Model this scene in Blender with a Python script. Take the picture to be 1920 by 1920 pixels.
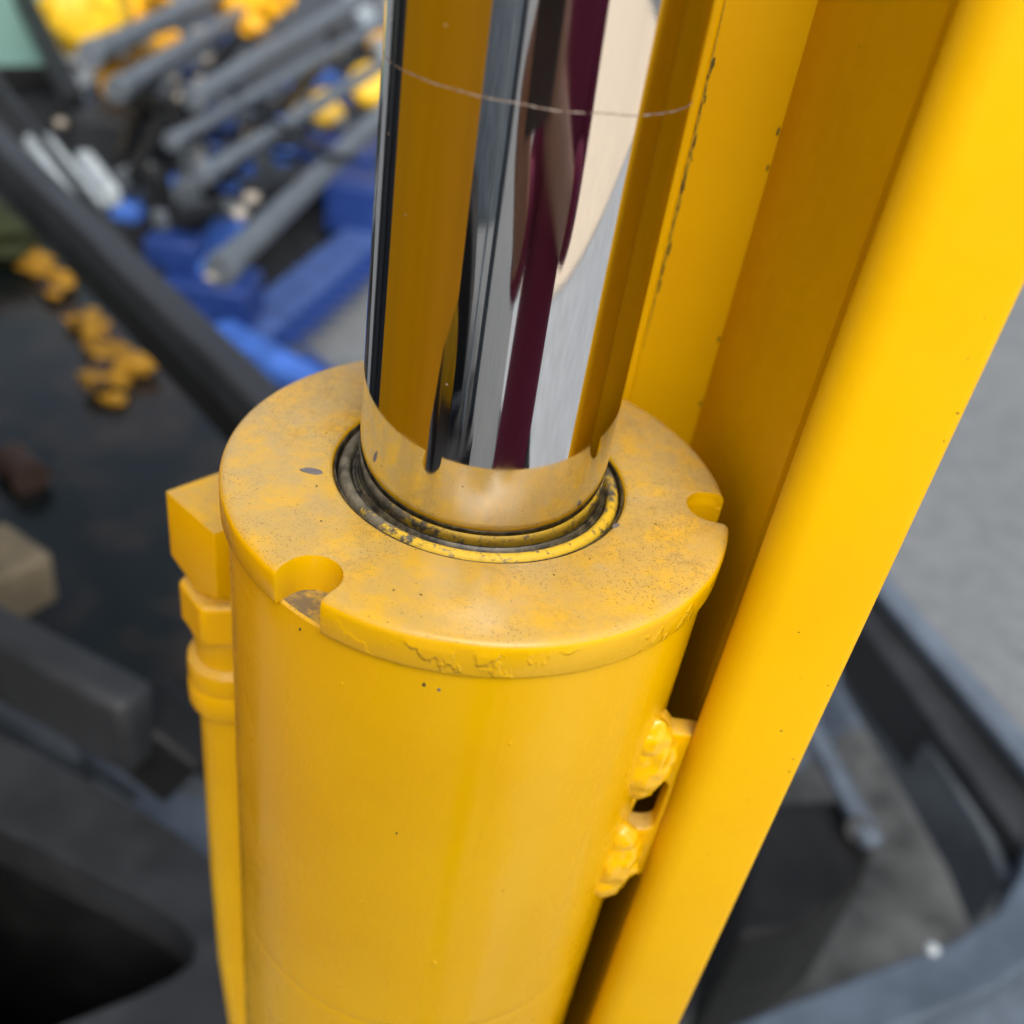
import bpy, bmesh, math, random
from mathutils import Vector, Matrix, noise
R = math.radians
rnd = random.Random(7)
for o in list(bpy.data.objects):
    bpy.data.objects.remove(o)
SC = bpy.context.scene
COL = SC.collection
S = 0.06            # metres per flange radius
FZ = 1.35           # height of the flange top above the yard
def U(x, y, z):
    return Vector((x * S, y * S, FZ + z * S))

# ------------------------------------------------------------------ camera
RT = Vector((0.9890005, 0.05216599, 0.13840779))
UP = Vector((-0.14311249, 0.57392571, 0.80630521))
FW = Vector((0.03737408, 0.81724414, -0.57507842))
CAM = U(0, -3.2635, 2.111)
cd = bpy.data.cameras.new('camera')
cam = bpy.data.objects.new('camera', cd); COL.objects.link(cam)
cam.matrix_world = Matrix(((RT.x, UP.x, -FW.x, CAM.x), (RT.y, UP.y, -FW.y, CAM.y), (RT.z, UP.z, -FW.z, CAM.z), (0, 0, 0, 1)))
cd.sensor_width = 36; cd.lens = 1834.57 / 1920 * 36
cd.clip_start = 0.005; cd.clip_end = 400
cd.dof.use_dof = True
cd.dof.focus_distance = 0.208
cd.dof.aperture_fstop = 9.0
SC.camera = cam

# ------------------------------------------------------------------ sky, sun, exposure
SUN_AZ, SUN_EL = 11, 48          # degrees towards +X from -Y, and above the horizon
w = bpy.data.worlds.new('World'); SC.world = w; w.use_nodes = True
nt = w.node_tree; nt.nodes.clear()
sky = nt.nodes.new('ShaderNodeTexSky'); sky.sky_type = 'NISHITA'; sky.sun_disc = False
sky.sun_elevation = R(SUN_EL); sky.sun_rotation = R(180 - SUN_AZ)
sky.air_density = 1.0; sky.dust_density = 4.0; sky.ozone_density = 1.0
hs = nt.nodes.new('ShaderNodeHueSaturation'); hs.inputs['Saturation'].default_value = 0.55
bg = nt.nodes.new('ShaderNodeBackground'); bg.inputs[1].default_value = 0.12
wo = nt.nodes.new('ShaderNodeOutputWorld')
nt.links.new(sky.outputs[0], hs.inputs['Color']); nt.links.new(hs.outputs[0], bg.inputs[0]); nt.links.new(bg.outputs[0], wo.inputs[0])
sd = bpy.data.lights.new('sun', 'SUN'); sd.energy = 1.5; sd.angle = R(42); sd.color = (1, 0.95, 0.87)
sun = bpy.data.objects.new('sun', sd); COL.objects.link(sun)
sdir = Vector((math.sin(R(SUN_AZ)) * math.cos(R(SUN_EL)), -math.cos(R(SUN_AZ)) * math.cos(R(SUN_EL)), math.sin(R(SUN_EL))))
sun.rotation_euler = sdir.to_track_quat('Z', 'Y').to_euler()
SC.view_settings.view_transform = 'Standard'
SC.view_settings.look = 'None'
SC.view_settings.exposure = 0.79
SC.view_settings.gamma = 1
SC.render.engine = 'CYCLES'
SC.cycles.use_denoising = True
SC.cycles.max_bounces = 10
SC.cycles.diffuse_bounces = 2
SC.cycles.caustics_reflective = True
SC.cycles.sample_clamp_indirect = 6

# ------------------------------------------------------------------ material helpers
class NT:
    def __init__(s, name):
        s.m = bpy.data.materials.new(name); s.m.use_nodes = True
        s.t = s.m.node_tree; s.b = s.t.nodes['Principled BSDF']
    def n(s, typ, **kw):
        nd = s.t.nodes.new('ShaderNode' + typ)
        for k, v in kw.items():
            if hasattr(nd, k) and not k.startswith('i_'): setattr(nd, k, v)
        return nd
    def put(s, sock, v):
        if hasattr(v, 'is_output'): s.t.links.new(v, sock)
        else: sock.default_value = v
    def coords(s):
        if not hasattr(s, '_tc'): s._tc = s.n('TexCoord')
        return s._tc.outputs['Object']
    def mapped(s, scale=(1, 1, 1)):
        mp = s.n('Mapping'); s.t.links.new(s.coords(), mp.inputs[0]); mp.inputs['Scale'].default_value = scale
        return mp.outputs[0]
    def noise(s, scale, detail=4, rough=.55, stretch=None):
        nd = s.n('TexNoise'); s.t.links.new(s.mapped(stretch) if stretch else s.coords(), nd.inputs['Vector'])
        nd.inputs['Scale'].default_value = scale; nd.inputs['Detail'].default_value = detail; nd.inputs['Roughness'].default_value = rough
        return nd.outputs[0]
    def ramp(s, v, a, b, lo=0., hi=1.):
        nd = s.n('MapRange'); nd.interpolation_type = 'SMOOTHSTEP'; s.put(nd.inputs['Value'], v)
        nd.inputs['From Min'].default_value = a; nd.inputs['From Max'].default_value = b
        nd.inputs['To Min'].default_value = lo; nd.inputs['To Max'].default_value = hi
        return nd.outputs[0]
    def math(s, op, a, b=0.):
        nd = s.n('Math', operation=op); s.put(nd.inputs[0], a); s.put(nd.inputs[1], b); return nd.outputs[0]
    def mix(s, f, a, b):
        nd = s.n('Mix', data_type='RGBA'); s.put(nd.inputs[0], f)
        for k, v in ((6, a), (7, b)):
            s.put(nd.inputs[k], v if hasattr(v, 'is_output') else (v[0], v[1], v[2], 1))
        return nd.outputs[2]
    def specks(s, scale, radius, share):
        v = s.n('TexVoronoi'); s.t.links.new(s.coords(), v.inputs['Vector']); v.inputs['Scale'].default_value = scale
        near = s.math('LESS_THAN', v.outputs['Distance'], radius)
        sep = s.n('SeparateColor'); s.t.links.new(v.outputs['Color'], sep.inputs[0])
        pick = s.math('LESS_THAN', sep.outputs[0], share)
        return s.math('MULTIPLY', near, pick)
    def bump(s, h, strength=.3, dist=.001, prev=None):
        nd = s.n('Bump'); nd.inputs['Strength'].default_value = strength; nd.inputs['Distance'].default_value = dist
        s.put(nd.inputs['Height'], h)
        if prev is not None: s.t.links.new(prev, nd.inputs['Normal'])
        return nd.outputs[0]
    def up(s):
        g = s.n('NewGeometry'); sp = s.n('SeparateXYZ'); s.t.links.new(g.outputs['True Normal'], sp.inputs[0]); return sp.outputs[2]
    def fin(s, color=None, rough=None, metal=None, normal=None, spec=None, coat=None):
        b = s.b
        if color is not None: s.put(b.inputs['Base Color'], color if hasattr(color, 'is_output') else (*color, 1))
        if rough is not None: s.put(b.inputs['Roughness'], rough)
        if metal is not None: b.inputs['Metallic'].default_value = metal
        if normal is not None: s.t.links.new(normal, b.inputs['Normal'])
        if spec is not None: s.put(b.inputs['Specular IOR Level'], spec)
        if coat is not None: b.inputs['Coat Weight'].default_value = coat; b.inputs['Coat Roughness'].default_value = .12
        return s.m

YEL = (0.78, 0.440, 0.0)
YEL2 = (0.75, 0.412, 0.0)
DUST = (0.46, 0.345, 0.15)
def yellow_paint(name, dusty=0.75, rough=.36, peel=.12, runs=False, grime=0.25, dents=False, sp_amt=.17, base=None):
    m = NT(name)
    big = m.noise(28, 5)
    col = m.mix(m.ramp(big, .35, .7), base or YEL, base or YEL2)
    up = m.ramp(m.up(), .35, .9)
    blot = m.ramp(m.noise(75, 9, .72), .34, .60, .35, 1.0)
    if dents:
        pz = m.n('SeparateXYZ'); m.t.links.new(m.coords(), pz.inputs[0])
        wiped = m.ramp(m.math('ADD', m.math('SUBTRACT', pz.outputs[1], m.math('MULTIPLY', pz.outputs[0], .35)), m.math('MULTIPLY', m.noise(30, 4), .05)), -.020, .038, .70, 1.0)
        blot = m.math('MULTIPLY', blot, wiped)
    film = m.math('MULTIPLY', m.math('MULTIPLY', up, blot), dusty)
    col = m.mix(film, col, DUST)
    # worn streaks and grey scuffs lying in the dust
    scuff = m.math('MULTIPLY', m.ramp(m.noise(38, 6, .7, (1, 2.2, 1)), .60, .74), m.math('MULTIPLY', up, .45))
    col = m.mix(scuff, col, (.42, .35, .25))
    dens = m.ramp(m.noise(34, 4), .34, .58)
    sp1 = m.math('MULTIPLY', m.specks(1700, .30, .55), dens)
    sp2 = m.specks(520, .11, .25)
    sp = m.math('MULTIPLY', m.math('MAXIMUM', sp1, sp2), m.math('ADD', m.math('MULTIPLY', up, .8), .0))
    if dents:
        curl = m.math('MULTIPLY', m.ramp(m.math('ABSOLUTE', m.math('SUBTRACT', m.noise(62, 8, .74), .52)), .030, .0), m.math('MULTIPLY', m.ramp(m.noise(26, 3), .42, .62), m.math('MULTIPLY', up, .42)))
        col = m.mix(curl, col, (.30, .20, .075))
    col = m.mix(m.math('MULTIPLY', sp, .8), col, (.11, .07, .02))
    few = m.math('MULTIPLY', m.specks(120, .035, .16), grime * 1.2)
    col = m.mix(few, col, (.10, .06, .01))
    r = m.math('ADD', m.ramp(m.noise(60, 4), .3, .7, rough - .05, rough + .08), m.math('MULTIPLY', film, .06))
    if runs:
        streak = m.ramp(m.noise(85, 3, .55, (1, 1, .015)), .38, .66, -.07, .10)
        r = m.math('ADD', r, streak)
    h = m.noise(420, 3, .5)
    nb = m.bump(h, peel, .0004)
    if runs:
        nb = m.bump(m.noise(60, 3, .5, (1, 1, .02)), .05, .0015, nb)
    nb = m.bump(m.noise(30, 2), .04 if runs else .10, .001, nb)
    if dents:
        sp_ = m.n('SeparateXYZ'); m.t.links.new(m.coords(), sp_.inputs[0])
        sector = m.ramp(m.math('SUBTRACT', m.math('MULTIPLY', sp_.outputs[0], 1.1), sp_.outputs[1]), .012, .050)
        sidef = m.math('MULTIPLY', m.math('SUBTRACT', 1., m.ramp(m.up(), .2, .6)), m.ramp(sp_.outputs[2], -.0015, -.004))
        sect = m.math('MULTIPLY', sector, sidef)
        dn_ = m.ramp(m.noise(95, 4, .55, (1, 1, .7)), .52, .57)
        nb = m.bump(m.math('MULTIPLY', dn_, sect), .55, .0006, nb)
        edge = m.math('MULTIPLY', m.ramp(m.math('ABSOLUTE', m.math('SUBTRACT', m.noise(95, 4, .55, (1, 1, .7)), .565)), .008, .0), m.math('MULTIPLY', sect, m.ramp(m.noise(80, 2), .55, .66)))
        col = m.mix(m.math('MULTIPLY', edge, .08), col, (.22, .12, .01))
    return m.fin(col, r, normal=nb, spec=sp_amt)
M = {}
M['flange'] = yellow_paint('dusty yellow paint', .92, .24, .06, dents=True, sp_amt=.36)
M['tube'] = yellow_paint('glossy yellow paint', .6, .24, .04, True, .12, sp_amt=.19)
M['beam'] = yellow_paint('smooth yellow paint', .5, .40, .10, False, .3)
M['side'] = yellow_paint('bounce tinted yellow paint', .5, .4, .1, base=(.80, .375, 0.))  # oranger base stands in for warm bounced light on the plate
M['weld'] = yellow_paint('thick yellow paint on weld', .1, .2, .25, sp_amt=.5)
M['pipe'] = yellow_paint('yellow pipe paint', .62, .34, .08)

m = NT('chipped rim paint')
big = m.noise(30, 5)
col = m.mix(m.ramp(big, .35, .7), YEL, YEL2)
chip = m.math('MULTIPLY', m.ramp(m.noise(120, 7, .72), .66, .69), .8)
col = m.mix(chip, col, (.18, .11, .02))
M['rim'] = m.fin(col, .33)

m = NT('polished chrome')
st = m.noise(260, 4, .6, (1, 1, .012))
rings = m.noise(900, 2, .5, (.02, .02, 1))
col = m.mix(m.ramp(st, .35, .75), (.62, .605, .595), (.56, .55, .54))
pits = m.math('MULTIPLY', m.specks(190, .045, .30), 1.)
col = m.mix(pits, col, (.75, .74, .70))
rg = m.math('ADD', m.ramp(st, .35, .75, .028, .10), m.math('MULTIPLY', pits, .5))
nb = m.bump(st, .02, .0004)
nb = m.bump(rings, .008, .0002, nb)
M['chrome'] = m.fin(col, rg, 1.0, nb)

m = NT('scratch metal'); M['scratch'] = m.fin(m.mix(m.ramp(m.noise(800, 3), .4, .6), (.34, .29, .25), (.20, .14, .10)), .7, .2)

m = NT('rubber wiper with overspray')
tc = m.n('SeparateXYZ'); m.t.links.new(m.coords(), tc.inputs[0])
# overspray lies on the sector that faced the spray gun
side = m.math('ADD', m.math('MULTIPLY', tc.outputs[0], 14.), m.math('MULTIPLY', tc.outputs[1], -22.))
spray = m.ramp(m.math('ADD', side, m.ramp(m.noise(300, 6, .7), .2, .8, -.55, .55)), .30, .62)
col = m.mix(m.ramp(m.noise(260, 6, .65), .35, .7), (.045, .042, .032), (.17, .155, .11))
col = m.mix(m.math('MULTIPLY', spray, m.ramp(m.noise(700, 4, .7), .34, .46)), col, (.62, .40, .02))
M['rubber'] = m.fin(col, .6, normal=m.bump(m.noise(520, 5, .7), .5, .0004))
m = NT('oily dark seal'); M['seal'] = m.fin(m.mix(m.ramp(m.noise(300, 5, .7), .4, .65), (.012, .012, .011), (.10, .085, .05)), .42, normal=m.bump(m.noise(420, 4), .4, .0003))
m = NT('bare chip steel'); M['chip'] = m.fin(m.mix(m.noise(700, 3), (.13, .12, .13), (.30, .28, .27)), .5, .4)
m = NT('oil stain'); M['stain'] = m.fin(m.mix(m.ramp(m.noise(300, 5, .7), .35, .65), (.26, .18, .004), (.62, .37, .002)), .5)
m = NT('gritty ledge'); M['ledge'] = m.fin(m.mix(m.ramp(m.noise(260, 6, .7), .4, .62), (.17, .13, .075), (.50, .33, .05)), .7)
m = NT('black grime'); M['grime'] = m.fin(m.mix(m.noise(500, 4), (.03, .03, .006), (.16, .11, .012)), .8)

def plain(name, c, rough=.5, metal=0., var=.25, scale=14, bmp=.1, spec=.35):
    m = NT(name)
    d = tuple(max(0, x * (1 - var)) for x in c); l = tuple(min(1, x * (1 + var)) for x in c)
    n1 = m.noise(scale, 6, .62)
    return m.fin(m.mix(m.ramp(n1, .3, .7), d, l), m.ramp(n1, .3, .7, rough - .06, rough + .1), metal, m.bump(m.noise(scale * 12, 4), bmp, .001), spec)
M['dark_steel'] = plain('dark grey painted steel', (.026, .028, .031), .45)
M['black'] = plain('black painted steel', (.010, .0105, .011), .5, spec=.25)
M['grey_steel'] = plain('blue grey painted steel', (.10, .125, .16), .4)
M['pale_steel'] = plain('pale grey steel', (.20, .21, .21), .45)
M['slate_steel'] = plain('slate blue steel', (.070, .092, .122), .42)
M['soil'] = plain('grimy steel with soil', (.055, .058, .058), .8, 0, .6, 9)
M['navy'] = plain('dark navy panel', (.022, .028, .036), .4)
M['mid_steel'] = plain('mid grey steel tube', (.10, .118, .135), .4)
M['blue'] = plain('blue machine paint', (.016, .045, .20), .4)
M['mid_blue'] = plain('faded blue machine paint', (.06, .11, .30), .45)
M['light_blue'] = plain('light blue machine paint', (.06, .16, .55), .4)
M['orange'] = plain('orange yellow machine paint', (.85, .40, .01), .4)
M['amber'] = plain('amber reflection tone', (.42, .21, .01), .5)
M['lemon'] = plain('warm yellow machine paint', (.85, .50, .02), .4)
M['white'] = plain('off white paint', (.40, .45, .47), .5)
M['cream'] = plain('cream sunlit ground', (.78, .66, .50), .85, 0, .06, 3)
M['pale_ground'] = plain('pale ground sheet', (.40, .43, .45), .85, 0, .12, 5)
M['tan'] = plain('tan timber', (.20, .16, .10), .7)
M['beige'] = plain('zinc plated fittings', (.55, .49, .40), .4, .5)
M['brown'] = plain('rusty brown steel', (.05, .028, .02), .7)
M['tyre'] = plain('black tyre rubber', (.02, .02, .021), .8)
M['olive'] = plain('olive reflection tone', (.035, .042, .014), .9)
M['skin'] = plain('skin', (.38, .20, .13), .5, 0, .08)
M['maroon'] = plain('maroon knitted cloth', (.20, .022, .060), .85, 0, .15, 60, .4)
M['phone_case'] = plain('dark mauve phone case', (.06, .048, .055), .5)
M['denim'] = plain('dark grey trousers cloth', (.05, .05, .06), .85, 0, .15, 60, .4)
M['hair'] = plain('dark hair', (.02, .013, .01), .5)
m = NT('teal tinted glass'); m.b.inputs['Transmission Weight'].default_value = .35
M['glass'] = m.fin(m.mix(m.noise(4, 3), (.22, .42, .38), (.32, .52, .47)), .12)
m = NT('dark tinted glass'); M['dark_glass'] = m.fin(m.mix(m.ramp(m.noise(7, 5, .6), .38, .66), (.004, .008, .008), (.030, .022, .016)), .22, spec=.3)  # brown and teal mottling stands in for reflections in the glass
m = NT('concrete yard')
a = m.noise(1.4, 6, .6); b = m.noise(14, 8, .72); c = m.noise(45, 5, .7)
col = m.mix(m.ramp(b, .34, .72), (.125, .136, .144), (.185, .20, .206))
col = m.mix(m.ramp(a, .42, .8, 0., .7), col, (.19, .196, .193))
col = m.mix(m.math('MULTIPLY', m.ramp(c, .56, .72), .7), col, (.3, .3, .29))
M['yard'] = m.fin(col, .85, normal=m.bump(b, .5, .01))

# ------------------------------------------------------------------ mesh helpers
class MB:
    def __init__(s): s.v, s.f = [], []
    def add(s, vs, fs):
        o = len(s.v); s.v += [Vector(v) for v in vs]; s.f += [tuple(i + o for i in f) for f in fs]; return s
    def box(s, a, b, w, h, up=Vector((0, 0, 1))):       # bar of section w x h from a to b
        a, b = Vector(a), Vector(b); d = (b - a).normalized()
        x = d.cross(up)
        x = x.normalized() if x.length > 1e-5 else Vector((1, 0, 0)); z = x.cross(d)
        vs = [p + x * (i * w / 2) + z * (j * h / 2) for p in (a, b) for i, j in ((-1, -1), (1, -1), (1, 1), (-1, 1))]
        return s.add(vs, [(3, 2, 1, 0), (4, 5, 6, 7), (0, 1, 5, 4), (1, 2, 6, 5), (2, 3, 7, 6), (3, 0, 4, 7)])
    def tube(s, pts, r, seg=20, cap=True):
        pts = [Vector(p) for p in pts]; rs = r if isinstance(r, (list, tuple)) else [r] * len(pts)
        ref = None; vs = []
        for i, p in enumerate(pts):
            d = (pts[min(i + 1, len(pts) - 1)] - pts[max(i - 1, 0)])
            d = d.normalized() if d.length else Vector((0, 0, 1))
            if ref is None: ref = d.orthogonal().normalized()
            x = (ref - d * ref.dot(d)).normalized(); ref = x; y = d.cross(x)
            vs += [p + (x * math.cos(t) + y * math.sin(t)) * rs[i] for t in (2 * math.pi * k / seg for k in range(seg))]
        fs = [(i * seg + k, i * seg + (k + 1) % seg, (i + 1) * seg + (k + 1) % seg, (i + 1) * seg + k) for i in range(len(pts) - 1) for k in range(seg)]
        if cap:
            fs.append(tuple(reversed(range(seg)))); fs.append(tuple((len(pts) - 1) * seg + k for k in range(seg)))
        return s.add(vs, fs)
    def lathe(s, prof, c, seg=160, closed=True, unit=S):
        vs = []
        for r, z in prof:
            vs += [Vector((c[0] + math.cos(t) * r * unit, c[1] + math.sin(t) * r * unit, c[2] + z * unit)) for t in (2 * math.pi * k / seg for k in range(seg))]
        n = len(prof); last = n if closed else n - 1
        fs = [(i * seg + k, i * seg + (k + 1) % seg, ((i + 1) % n) * seg + (k + 1) % seg, ((i + 1) % n) * seg + k) for i in range(last) for k in range(seg)]
        return s.add(vs, fs)
    def prism(s, poly, z0, z1):
        n = len(poly)
        vs = [Vector((p[0], p[1], z0)) for p in poly] + [Vector((p[0], p[1], z1)) for p in poly]
        fs = [tuple(reversed(range(n))), tuple(range(n, 2 * n))] + [(i, (i + 1) % n, (i + 1) % n + n, i + n) for i in range(n)]
        return s.add(vs, fs)
    def ring(s, outer, inner, z0, z1):                    # outer and inner with the same count of points
        n = len(outer)
        vs = [Vector((p[0], p[1], z)) for loop in (outer, inner) for z in (z0, z1) for p in loop]
        fs = []
        for i in range(n):
            j = (i + 1) % n
            fs += [(i, j, n + j, n + i), (n + i, n + j, 3 * n + j, 3 * n + i), (3 * n + i, 3 * n + j, 2 * n + j, 2 * n + i), (2 * n + i, 2 * n + j, j, i)]
        return s.add(vs, fs)
    def ball(s, c, r, seg=14, sq=(1, 1, 1), jag=0., seed=0):
        c = Vector(c); vs = []; fs = []; rows = max(6, seg // 2 + 1)
        for i in range(rows + 1):
            for k in range(seg):
                a, b = math.pi * i / rows, 2 * math.pi * k / seg
                d = Vector((math.sin(a) * math.cos(b), math.sin(a) * math.sin(b), math.cos(a)))
                q = 1 + jag * noise.noise(d * 2.3 + Vector((seed * 3.1, seed, 0)))
                vs.append(c + Vector((d.x * sq[0], d.y * sq[1], d.z * sq[2])) * r * q)
        for i in range(rows):
            for k in range(seg):
                fs.append((i * seg + k, (i + 1) * seg + k, (i + 1) * seg + (k + 1) % seg, i * seg + (k + 1) % seg))
        return s.add(vs, fs)
    def build(s, name, mat, parent=None, bevel=0., smooth=35, origin=None, seg=3):
        org = Vector(origin) if origin is not None else Vector((0, 0, 0))
        me = bpy.data.meshes.new(name); me.from_pydata([v - org for v in s.v], [], s.f)
        bm = bmesh.new(); bm.from_mesh(me)
        bmesh.ops.remove_doubles(bm, verts=bm.verts, dist=1e-7); bmesh.ops.recalc_face_normals(bm, faces=bm.faces)
        bm.to_mesh(me); bm.free()
        o = bpy.data.objects.new(name, me); COL.objects.link(o); me.materials.append(M[mat])
        o.location = org
        if parent is not None:
            o.parent = parent; q = parent; at_ = org.copy()
            while q: at_ = at_ - q.location; q = q.parent
            o.location = at_
        if bevel:
            md = o.modifiers.new('bevel', 'BEVEL'); md.width = bevel; md.segments = seg; md.limit_method = 'ANGLE'; md.angle_limit = R(30)
            md.harden_normals = False
        for p in me.polygons: p.use_smooth = True
        me.set_sharp_from_angle(angle=R(smooth))
        return o
def tag(o, label, cat, group=None, kind=None):
    o['label'] = label; o['category'] = cat
    if group: o['group'] = group
    if kind: o['kind'] = kind
    return o
def thing(name, loc, label, cat, group=None):
    o = bpy.data.objects.new(name, None); COL.objects.link(o); o.location = loc; o.empty_display_size = .02
    return tag(o, label, cat, group)
def spot(x, y, z):                                       # point of the level z seen at photo pixel x, y
    d = FW + RT * ((x - 960) / 1834.57) - UP * ((y - 960) / 1834.57)
    return CAM + d * ((z - CAM.z) / d.z)
def bake(o):                                             # apply modifiers
    dg = bpy.context.evaluated_depsgraph_get(); me = bpy.data.meshes.new_from_object(o.evaluated_get(dg))
    o.modifiers.clear(); o.data = me; return o
def seton(o, name, val): setattr(o, name, val)

# ------------------------------------------------------------------ the yard
g = MB(); n = 24
g.add([(-60, -60, 0), (60, -60, 0), (60, 60, 0), (-60, 60, 0)], [(0, 1, 2, 3)])
gr = g.build('ground', 'yard'); gr['kind'] = 'structure'

# ------------------------------------------------------------------ the hydraulic cylinder
cyl = thing('hydraulic_cylinder', U(0, 0, -20), 'yellow painted hydraulic cylinder with notched head and polished chrome rod', 'cylinder')
C0 = U(0, 0, 0)
tube_prof = [(.50, -.156), (.964, -.156), (.972, -.164), (.972, -.18), (.972, -2.44), (.972, -2.47), (.9705, -2.476), (.9705, -2.492), (.972, -2.498), (.972, -2.53), (.972, -20), (.5, -20)]
MB().lathe(tube_prof, C0).build('tube', 'tube', cyl, origin=C0)
fl_prof = [(.579, -.1545), (.579, -.022), (.584, -.008), (.596, 0), (.958, 0), (.972, -.002), (.985, -.008), (.994, -.017), (.999, -.029), (1, -.042), (1, -.14), (.994, -.1545)]
fl = MB().lathe(fl_prof, C0, 224).build('head_flange', 'flange', cyl, origin=C0)
cut = MB()
for a in (-122.7, -2.0, 117.5):
    d = Vector((math.cos(R(a)), math.sin(R(a)), 0)); t = Vector((-d.y, d.x, 0)); r = .104; k = 18
    pl = [d * .930 + (d * -math.cos(th) + t * -math.sin(th)) * r for th in (R(-90 + 180 * i / k) for i in range(k + 1))]
    pl = [d * 1.25 + t * r] + pl + [d * 1.25 - t * r]
    cut.prism([(p.x * S, p.y * S) for p in pl], FZ - .2 * S, FZ + .1 * S)
cu = cut.build('cutter', 'flange')
b = fl.modifiers.new('notch', 'BOOLEAN'); b.object = cu; b.operation = 'DIFFERENCE'; b.solver = 'EXACT'
bv = fl.modifiers.new('soft', 'BEVEL'); bv.width = .0007; bv.segments = 3; bv.limit_method = 'ANGLE'; bv.angle_limit = R(50)
bake(fl); bpy.data.objects.remove(cu)
for p in fl.data.polygons: p.use_smooth = True
fl.data.set_sharp_from_angle(angle=R(40))
MB().lathe([(.60, -.1552), (.60, -.159), (.962, -.159), (.962, -.1552)], C0).build('ledge_ring', 'ledge', cyl, origin=C0)
# seals in the bore
MB().lathe([(.579, -.16), (.579, -.085), (.484, -.085), (.484, -.16)], C0).build('gland_floor', 'seal', cyl, origin=C0)
MB().lathe([(.571, -.085), (.5775, -.06), (.5775, -.020), (.574, -.014), (.569, -.016), (.567, -.03), (.566, -.085)], C0).build('retaining_ring', 'seal', cyl, origin=C0)
MB().lathe([(.560, -.085), (.559, -.040), (.552, -.020), (.541, -.010), (.530, -.008), (.520, -.012), (.513, -.022), (.511, -.085)], C0).build('wiper_ring', 'rubber', cyl, origin=C0)
MB().lathe([(.508, -.085), (.507, -.045), (.502, -.034), (.497, -.034), (.493, -.028), (.488, -.018), (.4845, -.016), (.4835, -.03), (.4835, -.085)], C0).build('seal_lip', 'seal', cyl, origin=C0)
rod = MB().tube([U(0, 0, z) for z in (-1, 0, 6, 14)], .4825 * S, 224).build('piston_rod', 'chrome', cyl, origin=C0)
# scratch scored round the rod
sv = MB(); k = 420; rr = .4825 * S
for i in range(k):
    a0, a1 = 2 * math.pi * i / k, 2 * math.pi * (i + 1) / k
    if noise.noise(Vector((i * .21, 3, 1))) < -.34: continue
    def zz(j): return 1.4845 + .006 * noise.noise(Vector((j * .06, 0, 5))) + .0035 * noise.noise(Vector((j * .9, 7, 5)))
    def hw(j): return .0019 + .0016 * noise.noise(Vector((j * .5, 0, 9)))
    ps = []
    for (a, j) in ((a0, i), (a1, (i + 1) % k)):
        for sgn in (-1, 1):
            q = rr + .00004
            ps.append((math.cos(a) * q, math.sin(a) * q, FZ + (zz(j) + sgn * hw(j)) * S))
    sv.add(ps, [(0, 2, 3, 1)])
sv.build('scratch_line', 'scratch', rod, origin=C0)
# chips knocked out of the paint on top of the head
def chip(x, y, a, ln, wd, seed, mat='chip'):
    b = MB(); k = 14; c = U(x, y, 0); ps = []
    for i in range(k):
        t = 2 * math.pi * i / k; q = 1 + .35 * noise.noise(Vector((math.cos(t) * 1.4, math.sin(t) * 1.4, seed)))
        e = Vector((math.cos(t) * ln * q, math.sin(t) * wd * q, 0)); e.rotate(Matrix.Rotation(a, 3, 'Z'))
        ps.append((c.x + e.x * S, c.y + e.y * S))
    b.prism(ps, FZ - .0002, FZ + .00012)
    return b.build('paint_chip', mat, cyl, origin=c)
chip(-.632, -.187, -.05, .045, .020, 1)
chip(.534, -.255, .9, .020, .010, 2)
chip(.62, .33, 2.2, .035, .018, 3, 'scuff') if 'scuff' in M else None
for i in range(9):
    a, q = rnd.uniform(-math.pi, math.pi), rnd.uniform(.63, .93)
    chip(math.cos(a) * q, math.sin(a) * q, rnd.uniform(0, 3), rnd.uniform(.003, .008), rnd.uniform(.002, .004), i + 4, 'grime')
# nodules and small chips in the barrel paint
for (az_, z, r, mt) in ((-95, -.245, .007, 'grime'), (-92, -.255, .006, 'chip'), (-84, -1.9, .016, 'tube'), (-97, -1.05, .005, 'grime'), (-112, -.36, .007, 'tube'), (-76, -.5, .008, 'tube'), (-88, -.8, .006, 'tube'), (-70, -1.4, .008, 'tube'), (-104, -1.55, .007, 'tube'), (-123, -.22, .006, 'grime'), (-80, -2.2, .007, 'tube')):
    c = U(math.cos(R(az_)) * .9715, math.sin(R(az_)) * .9715, z)
    MB().ball(c, r * S, 10, (1, .45, 1.3), .5, z).build('paint_chip' if mt != 'tube' else 'paint_nodule', mt, cyl, origin=c)
# welded lug between tube and beam
lug = MB()
lp = [(.80, -.74), (.88, -.80), (.955, -.90), (1.09, -.90), (1.09, -1.87), (.975, -1.90), (.91, -1.98), (.80, -1.96)]
n = len(lp)
lug.add([U(x, -.41, z) for x, z in lp] + [U(x, -.31, z) for x, z in lp], [tuple(range(n)), tuple(range(2 * n - 1, n - 1, -1))] + [(i, (i + 1) % n, (i + 1) % n + n, i + n) for i in range(n)])
lo = lug.build('lug', 'tube', cyl, origin=U(.95, -.45, -1.3))
hole = MB(); hp = []
for i in range(17):
    t = R(180 * i / 16); hp.append((.965 + .050 * math.cos(t), -1.26 + .052 * math.sin(t)))
for i in range(17):
    t = R(180 + 180 * i / 16); hp.append((.945 + .068 * math.cos(t), -1.50 + .05 * math.sin(t)))
n = len(hp)
hole.add([U(x, -.9, z) for x, z in hp] + [U(x, -.1, z) for x, z in hp], [tuple(range(n)), tuple(range(2 * n - 1, n - 1, -1))] + [(i, (i + 1) % n, (i + 1) % n + n, i + n) for i in range(n)])
ho = hole.build('hole', 'tube')
b = lo.modifiers.new('slot', 'BOOLEAN'); b.object = ho; b.operation = 'DIFFERENCE'; b.solver = 'EXACT'
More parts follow.
